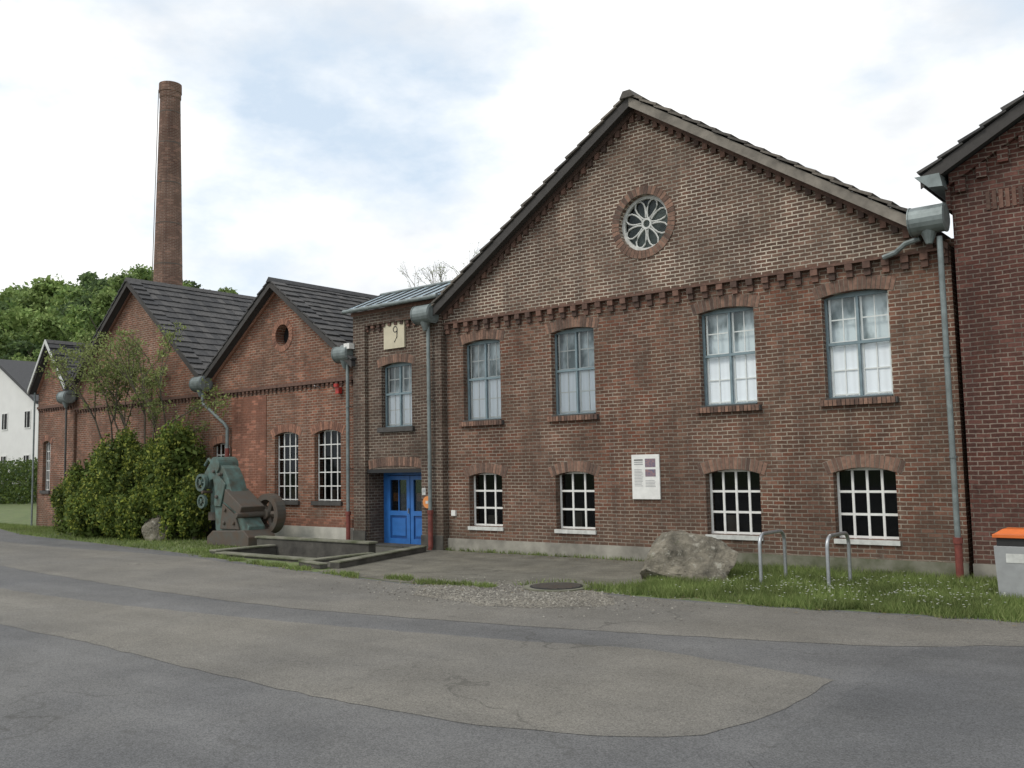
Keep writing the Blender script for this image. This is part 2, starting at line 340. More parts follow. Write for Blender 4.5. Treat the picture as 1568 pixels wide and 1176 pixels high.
# ============================================================ MAIN GABLED BRICK BUILDING
hall=group('brick_hall_with_gable')
XL,XR=-17.9,-4.55; AX=-11.4; AZ=11.1
ups=[(-17.27,-15.93),(-14.22,-12.89),(-9.99,-8.64),(-7.12,-5.76)]
lows=[(-17.12,-15.94),(-14.18,-12.99),(-9.96,-8.66),(-7.05,-5.80)]
UZ=(3.55,5.76); LZ=(.68,2.12)
holes=[arch(a,b,*UZ,RU) for a,b in ups]+[arch(a,b,*LZ,.1) for a,b in lows]
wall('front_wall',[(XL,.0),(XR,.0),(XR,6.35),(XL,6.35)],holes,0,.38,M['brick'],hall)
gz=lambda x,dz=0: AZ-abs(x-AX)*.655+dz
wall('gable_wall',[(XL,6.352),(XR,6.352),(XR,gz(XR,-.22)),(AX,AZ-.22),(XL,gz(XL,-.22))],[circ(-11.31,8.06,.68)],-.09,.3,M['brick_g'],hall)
mb=MB()
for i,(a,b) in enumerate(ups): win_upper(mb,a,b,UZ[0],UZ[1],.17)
mb.obj('upper_windows',hall)
mb=MB()
for i,(a,b) in enumerate(lows): win_grid(mb,a,b,LZ[0],LZ[1],.19,3 if i<2 else 4,3,.05)
mb.obj('lower_windows',hall)
mb=MB()
for a,b in ups:
    mb.prism([(a-.1,3.4),(b+.1,3.4),(b+.1,3.52),(a-.1,3.52)],-.09,.165,M['sill'])
    x=a-.09
    while x<b+.05: mb.box(x,x+.075,-.11,-.088,3.4,3.525,M['vous']); x+=.09
    mb.box(a+.002,b-.002,-.06,.165,3.52,3.56,M['sill'])
for a,b in lows: mb.box(a-.03,b+.03,-.05,.185,.58,.675,M['offw'])
mb.obj('window_sills',hall)
mb=MB()
for a,b in ups: voussoirs(mb,a,b,UZ[1],.27,-.012,.05,M['vous'],RU)
for a,b in lows: voussoirs(mb,a,b,LZ[1],.27,-.012,.05,M['vous'],.1)
for k in range(46):
    t0=2*math.pi*(k+.08)/46; t1=2*math.pi*(k+.92)/46
    mb.prism([(-11.31+r*math.cos(t),8.06+r*math.sin(t)) for r,t in ((.682,t0),(.682,t1),(.88,t1),(.88,t0))],-.112+random.uniform(-.004,.004),-.03,M['vous'])
mb.ring(-11.31,8.06,.681,.878,-.1,-.04,M['mort'])
mb.obj('brick_arches',hall)
mb=MB()
mb.box(XL,XR,-.13,-.0,6.30,6.351,M['corbel'])
dentil_row(mb,XL+.1,XR-.1,6.03,6.298,.36,.15,-.12,-.0,M['corbel'])
for s in (-1,1):
    xe=XL if s<0 else XR
    rake_band(mb,xe,gz(xe),AX,AZ,.2,.33,-.2,-.092,M['corbel'])
    rake_dentils(mb,xe,gz(xe),AX,AZ,.34,.25,-.17,-.09,M['corbel'])
mb.obj('corbel_courses',hall)
mb=MB()
for s in (-1,1):
    xe=-18.3 if s<0 else -4.75
    mb.prism([(xe,gz(xe,.0)),(AX,AZ),(AX,AZ-.16),(xe,gz(xe,-.16))],-.42,22,M['tileb'])
    rake_band(mb,xe,gz(xe),AX,AZ,.01,.25,-.45,-.422,M['darkwood'] if s<0 else M['barge'])
    rake_band(mb,xe,gz(xe),AX,AZ,.162,.2,-.42,-.0,M['barge'] if s>0 else M['darkwood'])
    verge_tiles(mb,xe,gz(xe),AX,AZ,-.5,.1,.42,M['tileo'])
mb.prism([(AX-.2,AZ-.05),(AX-.1,AZ+.12),(AX+.1,AZ+.12),(AX+.2,AZ-.05)],-.54,22,M['tileo'])
mb.obj('roof',hall)
mb=MB()
cx,cz=-11.31,8.06; y=.06; w=M['offw']
mb.ring(cx,cz,.60,.68,y-.02,y+.06,w); mb.ring(cx,cz,.09,.14,y,y+.04,w,16)
for k in range(8):
    t=2*math.pi*(k+.5)/8; px,pz=cx+.37*math.cos(t),cz+.37*math.sin(t)
    pts=[]
    for j in range(13):
        a=2*math.pi*j/12; rr=.24*math.cos(a); ss=.12*math.sin(a)*(1+.4*math.cos(a))
        pts.append((px+rr*math.cos(t)-ss*math.sin(t),y+.02,pz+rr*math.sin(t)+ss*math.cos(t)))
    mb.tube(pts,.022,w,6)
n=36
mb.add([(cx+.67*math.cos(2*math.pi*k/n),y+.05,cz+.67*math.sin(2*math.pi*k/n)) for k in range(n)],[tuple(range(n))],M['glassd'])
M['rosebk']=simple('leaded_panes',(.50,.56,.48),.6,c2=(.08,.10,.09),scale=2.6)
mb.box(cx-.72,cx+.72,.305,.33,cz-.72,cz+.72,M['rosebk'])
mb.obj('rose_window',hall)
mb=MB(); mb.box(XL,-9.6,-.05,-.001,.0,.33,M['conc']); mb.box(-9.6,XR,-.045,-.001,.0,.3,M['concm']); mb.obj('plinth',hall)
mb=MB()
mb.box(XL,XL+.38,.382,22,0,6.6,M['brick']); mb.box(XR-.38,XR,.382,22,0,6.6,M['brick']); mb.box(XL,XR,22,22.3,0,6.6,M['brick'])
mb.prism([(XL,6.602),(XR,6.602),(AX,AZ-.2)],22,22.3,M['brick'])
mb.obj('side_walls',hall)
mb=MB()
hopper(mb,-18.33,6.62,-.3); downpipe(mb,-18.28,-.34,6.3)
hopper(mb,-4.80,6.85,-.35); downpipe(mb,-4.62,-.42,6.5,.75)
mb.tube([(-5.75,-.2,6.30),(-5.5,-.22,6.36),(-5.3,-.24,6.5),(-5.0,-.3,6.55)],.055,M['zinc'],8)
mb.obj('rainwater_pipes',hall)
mb=MB(); mb.box(-17.75,-17.6,-.06,-.0,.95,1.1,M['white']); mb.obj('junction_box',hall)
sg=group('information_board')
mb=MB()
mb.box(-11.87,-11.12,-.045,-.005,1.45,2.5,M['white'])
mb.box(-11.5,-11.22,-.049,-.046,2.2,2.4,M['redphoto']); mb.box(-11.5,-11.22,-.049,-.046,1.98,2.15,M['redphoto'])
for k in range(3): mb.box(-11.8,-11.56,-.049,-.046,2.36-k*.05,2.385-k*.05,M['black'] if k==0 else M['grayprint'])
for k in range(12): mb.box(-11.8,-11.56-random.uniform(0,.05),-.049,-.046,2.14-k*.035,2.152-k*.035,M['grayprint'])
for k in range(5): mb.box(-11.5,-11.22-random.uniform(0,.05),-.049,-.046,1.88-k*.035,1.892-k*.035,M['grayprint'])
mb.obj('board',sg)
# ============================================================ ANNEX
an=group('brick_entrance_annex')
x0,x1=-21.62,-17.92
wall('front_wall',[(-21.1,2.22),(-18.75,2.22),(-18.75,6.6),(-21.1,6.6)],[arch(-20.5,-19.22,3.5,5.4,RU)],-.08,.3,M['brick_an'],an)
mb=MB()
mb.box(x0,-21.102,-.2,.5,0,6.95,M['brick_an']); mb.box(-18.748,x1,-.2,.5,0,6.95,M['brick_an'])
mb.box(-21.1,-18.75,-.2,.5,6.602,6.95,M['brick_an'])
mb.box(x0-.04,x1+.04,-.25,.5,6.952,7.06,M['corbel'])
dentil_row(mb,-21.05,-18.8,6.42,6.6,.25,.12,-.17,-.081,M['corbel'])
mb.box(x0,x0+.3,.5,9,0,7,M['brick_an']); mb.box(x1-.3,x1,.5,9,0,7,M['brick_an'])
mb.box(x0-.012,-21.09,-.235,-.2,0,.45,M['concd']); mb.box(-18.76,x1,-.235,-.2,0,.4,M['concd'])
mb.obj('walls_and_pilasters',an)
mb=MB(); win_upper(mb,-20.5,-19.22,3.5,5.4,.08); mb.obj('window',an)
mb=MB(); mb.box(-20.6,-19.12,-.17,.075,3.36,3.5,M['sill']); voussoirs(mb,-20.5,-19.22,5.4,.25,-.095,0,M['vous'],RU)
voussoirs(mb,-21.05,-18.8,2.36,.27,-.095,0,M['vous'],.1,.0)
mb.box(-21.1,-18.75,-.13,.3,2.16,2.27,M['black']); mb.obj('sill_arch_lintel',an)
mb=MB(); mb.box(-20.32,-19.45,-.14,-.082,5.82,6.72,M['cream'])
cxp=-19.82
mb.ring(cxp,6.38,.07,.095,-.15,-.141,M['black'],24); mb.tube([(cxp+.085,-.15,6.38),(cxp+.07,-.15,6.15),(cxp-.04,-.15,6.0)],.012,M['black'],6)
mb.obj('clock_panel',an)
mb=MB()
mb.box(-21.1,-21.05,-.1,.56,0,2.2,M['brick_an'])
mb.box(-21.1,-18.75,.62,.7,0,2.3,M['dark'])
bl=M['blue']; yd=.5
mb.box(-21.05,-20.9,yd,.62,0,2.2,bl); mb.box(-18.9,-18.75,yd,.62,0,2.2,bl); mb.box(-20.9,-18.9,yd,.62,2.08,2.2,bl)
for a,b in ((-20.88,-19.915),(-19.885,-18.92)):
    y0_,y1_=yd-.02,yd+.05
    mb.box(a,a+.13,y0_,y1_,.02,2.06,bl); mb.box(b-.13,b,y0_,y1_,.02,2.06,bl)
    mb.box(a+.13,b-.13,y0_,y1_,.02,.2,bl); mb.box(a+.13,b-.13,y0_,y1_,.88,1.02,bl); mb.box(a+.13,b-.13,y0_,y1_,1.94,2.06,bl)
    mb.box(a+.13,b-.13,yd+.01,yd+.03,.2,.88,M['blued']); mb.box(a+.2,b-.2,yd-.004,yd+.012,.28,.8,bl)
    mb.box(a+.13,b-.13,yd+.02,yd+.03,1.02,1.94,M['glassd'])
    mb.box((a+b)/2-.015,(a+b)/2+.015,yd+.0,yd+.018,1.02,1.94,bl)
    mb.box(a+.2,a+.42,yd+.045,yd+.05,1.3,1.55,M['oranges'])  # orange patch painted in as a glow reflected by the door glass
mb.box(-19.95,-19.93,yd-.07,yd-.02,.95,1.1,M['galv'])
mb.box(-21.1,-18.75,-.2,.62,.0,.05,M['concd'])
mb.obj('blue_double_door',an)
mb=MB()
zb_=7.80
qslab(mb,(x0-.12,-.45,7.12),(x1+.1,-.45,7.12),(x1+.1,1.1,zb_),(x0-.12,1.1,zb_),.04,M['annexroof'])
for k in range(9):
    x=x0-.1+(x1-x0+.15)*k/8
    mb.tube([(x,-.46,7.14),(x,1.1,zb_+.02)],.02,M['darkwood'],6)
mb.tube([(x0-.14,-.47,7.08),(x1+.12,-.47,7.08)],.06,M['zinc'],10); mb.tube([(x0-.14,1.1,zb_+.02),(x1+.12,1.1,zb_+.02)],.05,M['zinc'],10)
mb.box(x0,x1,1.14,9,7.0,zb_-.07,M['tileb'])
mb.add([(x1+.06,-.4,7.06),(x1+.06,1.1,7.06),(x1+.06,1.1,zb_-.06)],[(0,1,2)],M['darkwood'])
mb.obj('roof',an)
mb=MB()
hopper(mb,-22.0,5.85,-.1); downpipe(mb,-21.9,-.18,5.6,.95)
mb.box(-21.8,-21.55,-.42,-.21,5.95,6.12,M['white'])
mb.obj('rainwater_pipe',an)
sg=group('round_orange_sign'); mb=MB(); mb.tube([(-18.5,-.235,1.32),(-18.5,-.21,1.32)],.17,M['oranges'],24); mb.box(-18.56,-18.44,-.239,-.236,1.28,1.36,M['offw']);mb.obj('disc',sg)
sg=group('notice_sheet'); mb=MB(); mb.box(-18.72,-18.58,-.215,-.203,1.52,1.72,M['offw']); mb.box(-18.70,-18.60,-.218,-.216,1.6,1.68,M['grayprint']); mb.obj('sheet',sg)
# ============================================================ workshops
def workshop(name,xl,xr,ze,ax,az,mat_g,mat_w,win,course=5.1,depth=24,hole=None,yf=.05):
    g=group(name)
    k=(az-ze)/((xr-xl)/2)
    gl=lambda x,d=0: az-abs(x-ax)*k+d
    hs=[arch(a,b,c,d,.12) for a,b,c,d in win]
    wall('front_wall',[(xl,0),(xr,0),(xr,course),(xl,course)],hs,yf,yf+.35,mat_w,g)
    wall('gable_wall',[(xl,course+.002),(xr,course+.002),(xr,gl(xr,-.2)),(ax,az-.2),(xl,gl(xl,-.2))],[circ(*hole)] if hole else [],yf-.03,yf+.3,mat_g,g)
    mb=MB()
    mb.box(xl,xr,yf-.1,yf,course-.06,course+.05,M['corbel']); dentil_row(mb,xl+.1,xr-.1,course-.2,course-.062,.22,.11,yf-.07,yf,M['corbel'])
    for s in (-1,1):
        xe=xl if s<0 else xr
        rake_band(mb,xe,gl(xe),ax,az,.16,.27,yf-.12,yf-.032,M['vousr'])
    for a,b,c,d in win:
        voussoirs(mb,a,b,d,.27,yf-.012,yf+.05,M['vousr'],.12); mb.box(a-.08,b+.08,yf-.08,yf+.16,c-.13,c,M['sill'])
    if hole:
        cx,cz,r=hole
        for q in range(26):
            t0=2*math.pi*(q+.06)/26; t1=2*math.pi*(q+.94)/26
            mb.prism([(cx+rr*math.cos(t),cz+rr*math.sin(t)) for rr,t in ((r+.003,t0),(r+.003,t1),(r+.2,t1),(r+.2,t0))],yf-.05,yf,M['vousr'])
        mb.box(cx-r-.1,cx+r+.1,yf+.31,yf+.33,cz-r-.1,cz+r+.1,M['dark'])
    mb.obj('brick_trim',g)
    mb=MB()
    for a,b,c,d in win: win_grid(mb,a,b,c,d,yf+.15,4,5,.032)
    mb.obj('windows',g)
    mb=MB()
    ov=.12
    for s in (-1,1):
        xe=(xl-ov) if s<0 else (xr+ov)
        mb.prism([(xe,gl(xe)),(ax,az),(ax,az-.15),(xe,gl(xe,-.15))],yf-.38,depth,M['tileb'])
        rake_band(mb,xe,gl(xe),ax,az,.0,.2,yf-.41,yf-.382,M['darkwood'])
        verge_tiles(mb,xe,gl(xe),ax,az,yf-.44,yf+.1)
    tiled_slope(mb,xr+ov,gl(xr+ov),ax,az,yf+.1,depth,16)
    mb.prism([(ax-.15,az-.02),(ax,az+.15),(ax+.15,az-.02)],yf-.46,depth,M['tile'])
    mb.obj('tiled_roof',g)
    mb=MB(); mb.box(xl,xl+.3,yf+.352,depth,0,gl(xl,-.2),mat_w); mb.box(xr-.3,xr,yf+.352,depth,0,gl(xr,-.2),mat_w)
    mb.box(xl,xr,depth-.3,depth,0,gl(xl,-.2),mat_w)
    mb.obj('side_walls',g)
    return g
b2=workshop('brick_workshop_with_gable',-29.65,-21.64,5.62,-25.6,8.6,M['brick_red'],M['brick_red'],[(-25.85,-24.6,1.3,3.55),(-23.78,-22.5,1.3,3.55),(-29.45,-28.4,1.3,3.3)],hole=(-25.4,6.8,.36))
mb=MB()
mb.box(-28.25,-26.3,.030,.048,.6,4.85,M['brick_sal'])
mb.box(-26.3,-21.65,-.06,.045,.12,.5,M['rend']); mb.box(-29.6,-26.3,-.03,.045,0,.6,M['concd']); mb.box(-26.3,-21.65,-.02,.044,.5,.75,M['brick_sal'])
mb.box(-22.55,-22.4,-.12,.02,4.65,4.85,M['metalred']); mb.tube([(-22.47,-.15,4.95),(-22.47,-.15,4.85)],.08,M['metalred'],10)
mb.tube([(-23.4,-.0,4.9),(-23.4,-.25,4.95)],.02,M['galv'],8)
mb.obj('patched_brick_and_base',b2)
mb=MB(); hopper(mb,-29.7,5.45,-.2); mb.tube([(-29.6,-.28,5.1),(-29.6,-.28,4.75),(-28.45,-.14,3.95),(-28.35,-.1,3.8),(-28.35,-.1,3.1)],.06,M['zinc'],10)
mb.tube([(-28.35,-.1,3.1),(-28.35,-.1,0)],.075,M['rust'],10); mb.obj('rainwater_pipe',b2)
b3=workshop('brick_workshop_with_gable',-39.7,-29.68,5.85,-35.0,9.95,M['brick_red'],M['brick_red'],[(-34.2,-32.9,1.3,3.5),(-37.8,-36.5,1.3,3.5)],depth=22,yf=.1)
mb=MB(); hopper(mb,-39.9,5.6,-.2); mb.tube([(-39.9,-.28,5.2),(-39.9,-.28,0)],.045,M['sill'],10); mb.obj('rainwater_pipe',b3)
b4=workshop('small_brick_outbuilding',-43.1,-39.75,6.0,-41.6,8.1,M['brick_red'],M['brick_red'],[(-42.6,-41.9,1.6,3.8)],course=5.3,depth=12,yf=.0)
mb=MB(); rake_band(mb,-43.2,6.0,-41.6,8.15,-.10,.08,-.5,-.46,M['offw']); rake_band(mb,-39.7,6.0,-41.6,8.15,-.10,.08,-.5,-.46,M['offw']); mb.tube([(-43.1,-.2,6),(-43.1,-.2,0)],.04,M['zinc'],8); mb.obj('white_verge_boards',b4)
# ============================================================ RIGHT BUILDING
rb=group('dark_brick_building')
bx0,bx1=-4.42,7.6; bax=1.6; k=.56; rz=lambda x,d=0: 7.72+ (bax+4.75)*k-abs(x-bax)*k+d
yf=-.2
wall('front_wall',[(bx0,.32),(bx1,.32),(bx1,rz(bx1,-.2)),(bax,rz(bax,-.2)),(bx0,rz(bx0,-.2))],[arch(a,a+1.35,3.6,5.8) for a in (-1.6,2.2)]+[arch(a,a+1.3,.9,2.4) for a in (-1.6,2.2)],yf,.2,M['brick_dk'],rb)
mb=MB()
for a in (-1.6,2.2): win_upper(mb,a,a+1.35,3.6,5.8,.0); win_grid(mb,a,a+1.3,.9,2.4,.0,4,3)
mb.obj('windows',rb)
mb=MB()
mb.box(bx0-.01,bx1,yf-.04,.25,0,.318,M['conc'])
mb.box(bx0,bx0+.4,.25,20,0,rz(bx0,-.2),M['brick_dk']); mb.box(bx1-.4,bx1,.25,20,0,rz(bx1,-.2),M['brick_dk'])
for s in (0,1):
    xe=bx0 if s==0 else bx1
    rake_band(mb,xe,rz(xe),bax,rz(bax),.2,.42,yf-.12,yf-.001,M['brick_dk']); rake_dentils(mb,xe,rz(xe),bax,rz(bax),.47,.42,yf-.1,yf-.001,M['brick_dk'],w=.18,h=.22)
mb.box(bx0-.08,bx0+.0,yf-.1,.2,7.0,7.5,M['brick_dk'])
for i in range(7): mb.box(bx0+.6+i*.11,bx0+.67+i*.11,yf-.02,yf-.001,6.9,7.25,M['corbel'])
mb.obj('base_and_trim',rb)
mb=MB()
for s in (0,1):
    xe=-4.85 if s==0 else bx1+.4
    mb.prism([(xe,rz(xe)),(bax,rz(bax)),(bax,rz(bax,-.17)),(xe,rz(xe,-.17))],yf-.4,20,M['tileb'])
    rake_band(mb,xe,rz(xe),bax,rz(bax),.0,.24,yf-.44,yf-.402,M['darkwood']); verge_tiles(mb,xe,rz(xe),bax,rz(bax),yf-.5,.2,.42)
mb.prism([(-4.95,7.66),(-4.5,7.66),(-4.45,7.40),(-4.7,7.42)],yf-.47,20,M['zinc'])
mb.obj('roof',rb)
# ============================================================ CHIMNEY
ch=group('factory_chimney')
mb=MB(); cx,cy=-52.8,12.
zs=[0,4,8,12,16,20,24,25.9,26.0,26.3,26.35,26.9]
rs=[1.16,1.08,1.0,.915,.83,.745,.66,.62,.66,.66,.70,.69]
mb.tube([(cx,cy,z) for z in zs],rs,M['chim'],40)
for z in (10,12.6,15.2,17.8,20.4,23,25):
    r=1.16-.0211*z; mb.tube([(cx,cy,z-.035),(cx,cy,z+.035)],r+.012,M['iron'],40)
mb.tube([(cx,cy,26.9),(cx,cy,26.93)],.5,M['black'],30)
mb.tube([(cx-.6,cy-.95,4),(cx-.36,cy-.6,26.5)],.025,M['iron'],6)
mb.obj('shaft',ch)
# ============================================================ WHITE HOUSE
wh=group('white_house')
mb=MB(); mb.box(-92,-76.9,15,24,0,8.5,M['whitewall']); mb.prism([(-92,8.5),(-76.9,8.5),(-84.4,12)],15.0,24,M['whitewall'])
mb.obj('walls',wh)
mb=MB()
for s in (-76.2,-92.7): mb.prism([(s,8.2),(-84.4,12.3),(-84.4,12.0),(s,7.95)],14.5,24.5,M['tileb'])
mb.obj('roof',wh)
mb=MB()
for x in (-79.2,-83.5):
    for z in (2.6,6.2): mb.box(x,x+.9,14.93,14.99,z,z+1.3,M['dark']); mb.box(x-.1,x+1.0,14.95,14.985,z-.1,z+1.4,M['white']); mb.box(x+.42,x+.48,14.9,14.93,z,z+1.3,M['white'])
mb.obj('windows',wh)
# ============================================================ TERRAIN
PX0,PX1,PY0,PY1=-22.7,-18.6,-4.1,-2.2
def sm(t): t=np.clip(t,0,1); return t*t*(3-2*t)
def th(x,y):
    x=np.asarray(x,float); y=np.asarray(y,float)
    thr=8+np.maximum(0,-x-60)*.25
    h=12*sm((y-thr)/26)*sm((-x-52)/30)
    h=np.maximum(h,9*sm((y-60)/80)*sm((-x-60)/60))
    return np.where((x>PX0+.01)&(x<PX1-.01)&(y>PY0+.01)&(y<PY1-.01),-.7,h)
ax_=np.concatenate([-np.geomspace(1500,125,14),np.linspace(-120,60,91),np.geomspace(66,1500,14),[PX0,PX0+.04,PX1-.04,PX1]]); ax_.sort()
ay_=np.concatenate([-np.geomspace(1500,66,14),np.linspace(-60,120,91),np.geomspace(126,1500,14),[PY0,PY0+.04,PY1-.04,PY1]]); ay_.sort()
X,Y=np.meshgrid(ax_,ay_); Z=th(X,Y)
nx=len(ax_); vs=np.stack([X.ravel(),Y.ravel(),Z.ravel()],1)
fs=[(j*nx+i,j*nx+i+1,(j+1)*nx+i+1,(j+1)*nx+i) for j in range(len(ay_)-1) for i in range(nx-1)]
me=bpy.data.meshes.new('ground'); me.from_pydata(vs.tolist(),[],fs)
m,nt,b=newmat('grassy_ground'); g=N(nt,'ShaderNodeNewGeometry')
c=ramp(nt,noise(nt,g.outputs['Position'],1.2,6,.7),.35,.65,(.07,.11,.035),(.15,.19,.065))
c=mixc(nt,ramp(nt,noise(nt,g.outputs['Position'],3.5,5,.7),.5,.68),c,(.16,.135,.09,1))
L(nt,c,b.inputs['Base Color']); b.inputs['Roughness'].default_value=1
me.materials.append(m); o=bpy.data.objects.new('ground',me); COL.objects.link(o)
def asphalt(name,c,v=.18,fs_=90,speck=.35,blot=.8):
    m,nt,b=newmat(name); g=N(nt,'ShaderNodeNewGeometry'); P_=g.outputs['Position']
    lo=ramp(nt,noise(nt,P_,blot,6,.6),.3,.7,tuple(x*(1-v) for x in c),tuple(x*(1+v*.6) for x in c))
    vo=N(nt,'ShaderNodeTexVoronoi'); vo.inputs['Scale'].default_value=fs_; L(nt,P_,vo.inputs[0])
    sp=N(nt,'ShaderNodeSeparateColor'); L(nt,vo.outputs['Color'],sp.inputs[0])
    s=ramp(nt,sp.outputs[0],.0,1,(1-speck,)*3,(1+speck,)*3)
    col=mixc(nt,1.0,lo,s,'MULTIPLY')
    bl_=ramp(nt,noise(nt,P_,.22,5,.6),.35,.65,(.86,.87,.89),(1.08,1.07,1.04)); col=mixc(nt,1.0,col,bl_,'MULTIPLY')
    mp=N(nt,'ShaderNodeMapping'); mp.inputs['Rotation'].default_value=(0,0,math.radians(8)); mp.inputs['Scale'].default_value=(.12,1.3,1); L(nt,P_,mp.inputs[0])
    wk=ramp(nt,noise(nt,mp.outputs[0],1,4,.55),.35,.65,(.92,)*3,(1.07,)*3); col=mixc(nt,1.0,col,wk,'MULTIPLY')
    dsp=ramp(nt,noise(nt,P_,5,3,.5),.66,.70); col=mixc(nt,math_(nt,'MULTIPLY',dsp,.3),col,(.07,.068,.062,1))
    vc=N(nt,'ShaderNodeTexVoronoi'); vc.feature='DISTANCE_TO_EDGE'; vc.inputs['Scale'].default_value=.22
    wv=N(nt,'ShaderNodeTexNoise'); wv.inputs['Scale'].default_value=1.2; wv.inputs['Detail'].default_value=5; L(nt,P_,wv.inputs[0])
    ad=N(nt,'ShaderNodeVectorMath'); ad.operation='MULTIPLY_ADD'; L(nt,wv.outputs[1],ad.inputs[0]); ad.inputs[1].default_value=(1.6,1.6,1.6); L(nt,P_,ad.inputs[2]); L(nt,ad.outputs[0],vc.inputs[0])
    ck=ramp(nt,vc.outputs[0],.002,.006,(1,1,1),(0,0,0)); msk=ramp(nt,noise(nt,P_,.35,3),.48,.6)
    col=mixc(nt,math_(nt,'MULTIPLY',math_(nt,'MULTIPLY',ck,msk),.55),col,(.05,.048,.042,1))
    L(nt,col,b.inputs['Base Color']); b.inputs['Roughness'].default_value=.85; b.inputs['Specular IOR Level'].default_value=.3
    bp=N(nt,'ShaderNodeBump'); bp.inputs['Strength'].default_value=.35; bp.inputs['Distance'].default_value=.01; L(nt,sp.outputs[1],bp.inputs['Height']); L(nt,bp.outputs[0],b.inputs['Normal'])
    return m
M['asp']=asphalt('asphalt_bluegrey',(.142,.141,.139)); M['aspt']=asphalt('asphalt_tan',(.180,.170,.150)); M['aspd']=asphalt('asphalt_dark',(.128,.128,.127))
M['grav']=asphalt('gravel',(.20,.185,.155),.3,45,.8); M['pave']=asphalt('old_paving',(.175,.165,.135),.35,70,.3,1.5); M['pathd']=asphalt('dark_path',(.13,.123,.10),.35,70,.3,1.5)  # path colour is a darker tone than the old paving
def dense(poly,jit,step=.25,closed=True):
    q=[]; m=len(poly)
    for i in range(m if closed else m-1):
        a=Vector(poly[i]); b_=Vector(poly[(i+1)%m]); n=max(1,int((b_-a).length/step))
        for k in range(n):
            p=a.lerp(b_,k/n); q.append((p.x+random.uniform(-jit,jit),p.y+random.uniform(-jit,jit)))
    return q
def smooth(pts,it=2):
    pts=[Vector(p) for p in pts]
    for _ in range(it):
        q=[pts[0]]
        for a,b_ in zip(pts[:-1],pts[1:]): q+= [a*.75+b_*.25,a*.25+b_*.75]
        q.append(pts[-1]); pts=q
    return [tuple(p) for p in pts]
def sheet(name,poly,z,mat,jit=0,parent=None):
    if jit: poly=dense(poly,jit)
    bm=bmesh.new(); f=bm.faces.new([bm.verts.new((p[0],p[1],z)) for p in poly]); f.normal_update()
    if f.normal.z<0: f.normal_flip()
    bmesh.ops.triangulate(bm,faces=[f])
    me=bpy.data.meshes.new(name); bm.to_mesh(me); bm.free(); me.materials.append(mat)
    o=bpy.data.objects.new(name,me); COL.objects.link(o)
    if parent:o.parent=parent
    return o
edge=smooth([(-130,11.5),(-100,11.5),(-78,11.2),(-66,7.8),(-56,3.6),(-46,-.8),(-38,-2.9),(-31,-3.6),(-23.6,-4.35),(-20,-5.1),(-16.9,-5.5),(-14,-5.9),(-12,-5.9),(-9.7,-5.0),(-8.4,-5.15),(-6.1,-5.0),(-2.8,-4.4),(4,-3.6),(30,-2)],1)
sheet('asphalt_road',edge+[(30,-60),(-30,-60),(-80,-25),(-130,5)],.004,M['asp'],.02)
near=smooth([(-75,6),(-57,0.4),(-45,-3),(-38,-4.6),(-31,-5.2),(-23.6,-4.8),(-20,-5.4),(-16.9,-5.65),(-14,-6.05),(-12,-6.05),(-9.7,-5.2),(-8.4,-5.3),(-6.1,-5.15),(-2.8,-4.6),(4,-4)],1)
far=smooth([(4,-4.6),(-2.5,-6.2),(-3.6,-7.3),(-6.95,-8.2),(-10.1,-8.9),(-14.4,-9.5),(-24.8,-8.9),(-40,-7)],2)
sheet('asphalt_repair_strip',near+far,.008,M['aspt'],.03)
cen=smooth([(-40,-10.2),(-30,-10.4),(-19.9,-10.9),(-14.5,-10.6),(-8.75,-9.7),(-6.09,-9.0)],1)+[(-3.72,-9.36),(-3.68,-9.45)]+smooth([(-3.68,-11.0),(-3.92,-12.2),(-5.82,-12.9),(-9.42,-12.97),(-13.5,-12.75),(-22,-13),(-40,-13)],1)
sheet('asphalt_centre_patch',cen,.008,M['aspt'],.03)
dk=smooth([(6,-5.5),(-2.6,-6.6),(-3.40,-7.0),(-3.55,-7.9),(-3.4,-9.6),(-3.2,-14),(6,-14)],2)
sheet('asphalt_dark_patch',dk,.012,M['aspd'],.02)
sheet('entrance_paving',[(-18.3,-.22),(-9.8,-.06),(-9.6,-3.6),(-9.75,-4.95),(-12,-5.85),(-14,-5.85),(-16.9,-5.4)],.0065,M['pave'],.03)
gr=smooth([(-13.2,-5.6),(-11.8,-4.9),(-10.2,-4.6),(-9.4,-5.1),(-8.2,-6.2),(-9.6,-7.4),(-12.4,-7.2),(-13.2,-5.6)],1)[:-1]
sheet('gravel_patch',gr,.012,M['grav'],.14)
mb=MB()
for i in range(1500):
    a,b_=rng.normal(-10.9,1.5),rng.normal(-6.0,.75); r=random.uniform(.01,.03)
    vs=[(a+r*random.uniform(.7,1.3)*dx,b_+r*random.uniform(.7,1.3)*dy,.013+max(0,dz)*r) for dx,dy,dz in ((1,0,0),(0,1,0),(-1,0,0),(0,-1,0),(0,0,.8))]
    mb.add(vs,[(0,1,4),(1,2,4),(2,3,4),(3,0,4)],M['pebble'])
mb.obj('loose_gravel')
mb=MB()
for i in range(900):
    if i<600: a=random.uniform(-30,2); b_=np.interp(a,[-31,-23.6,-16.9,-12,-9.7,-6.1,-2.8,4],[-3.6,-4.3,-5.5,-5.9,-5.0,-5.0,-4.4,-3.6])+random.gauss(-.15,.25)
    else: a=random.uniform(-17.5,-9.8); b_=-abs(random.gauss(0,.5))-.12
    t=random.uniform(0,6.3); s=random.uniform(.015,.04)
    mb.add([(a+s*math.cos(t),b_+s*math.sin(t),.028),(a-s*.5*math.sin(t),b_+s*.5*math.cos(t),.034),(a-s*math.cos(t),b_-s*math.sin(t),.028),(a+s*.5*math.sin(t),b_-s*.5*math.cos(t),.03)],[(0,1,2,3)],M['litter'])
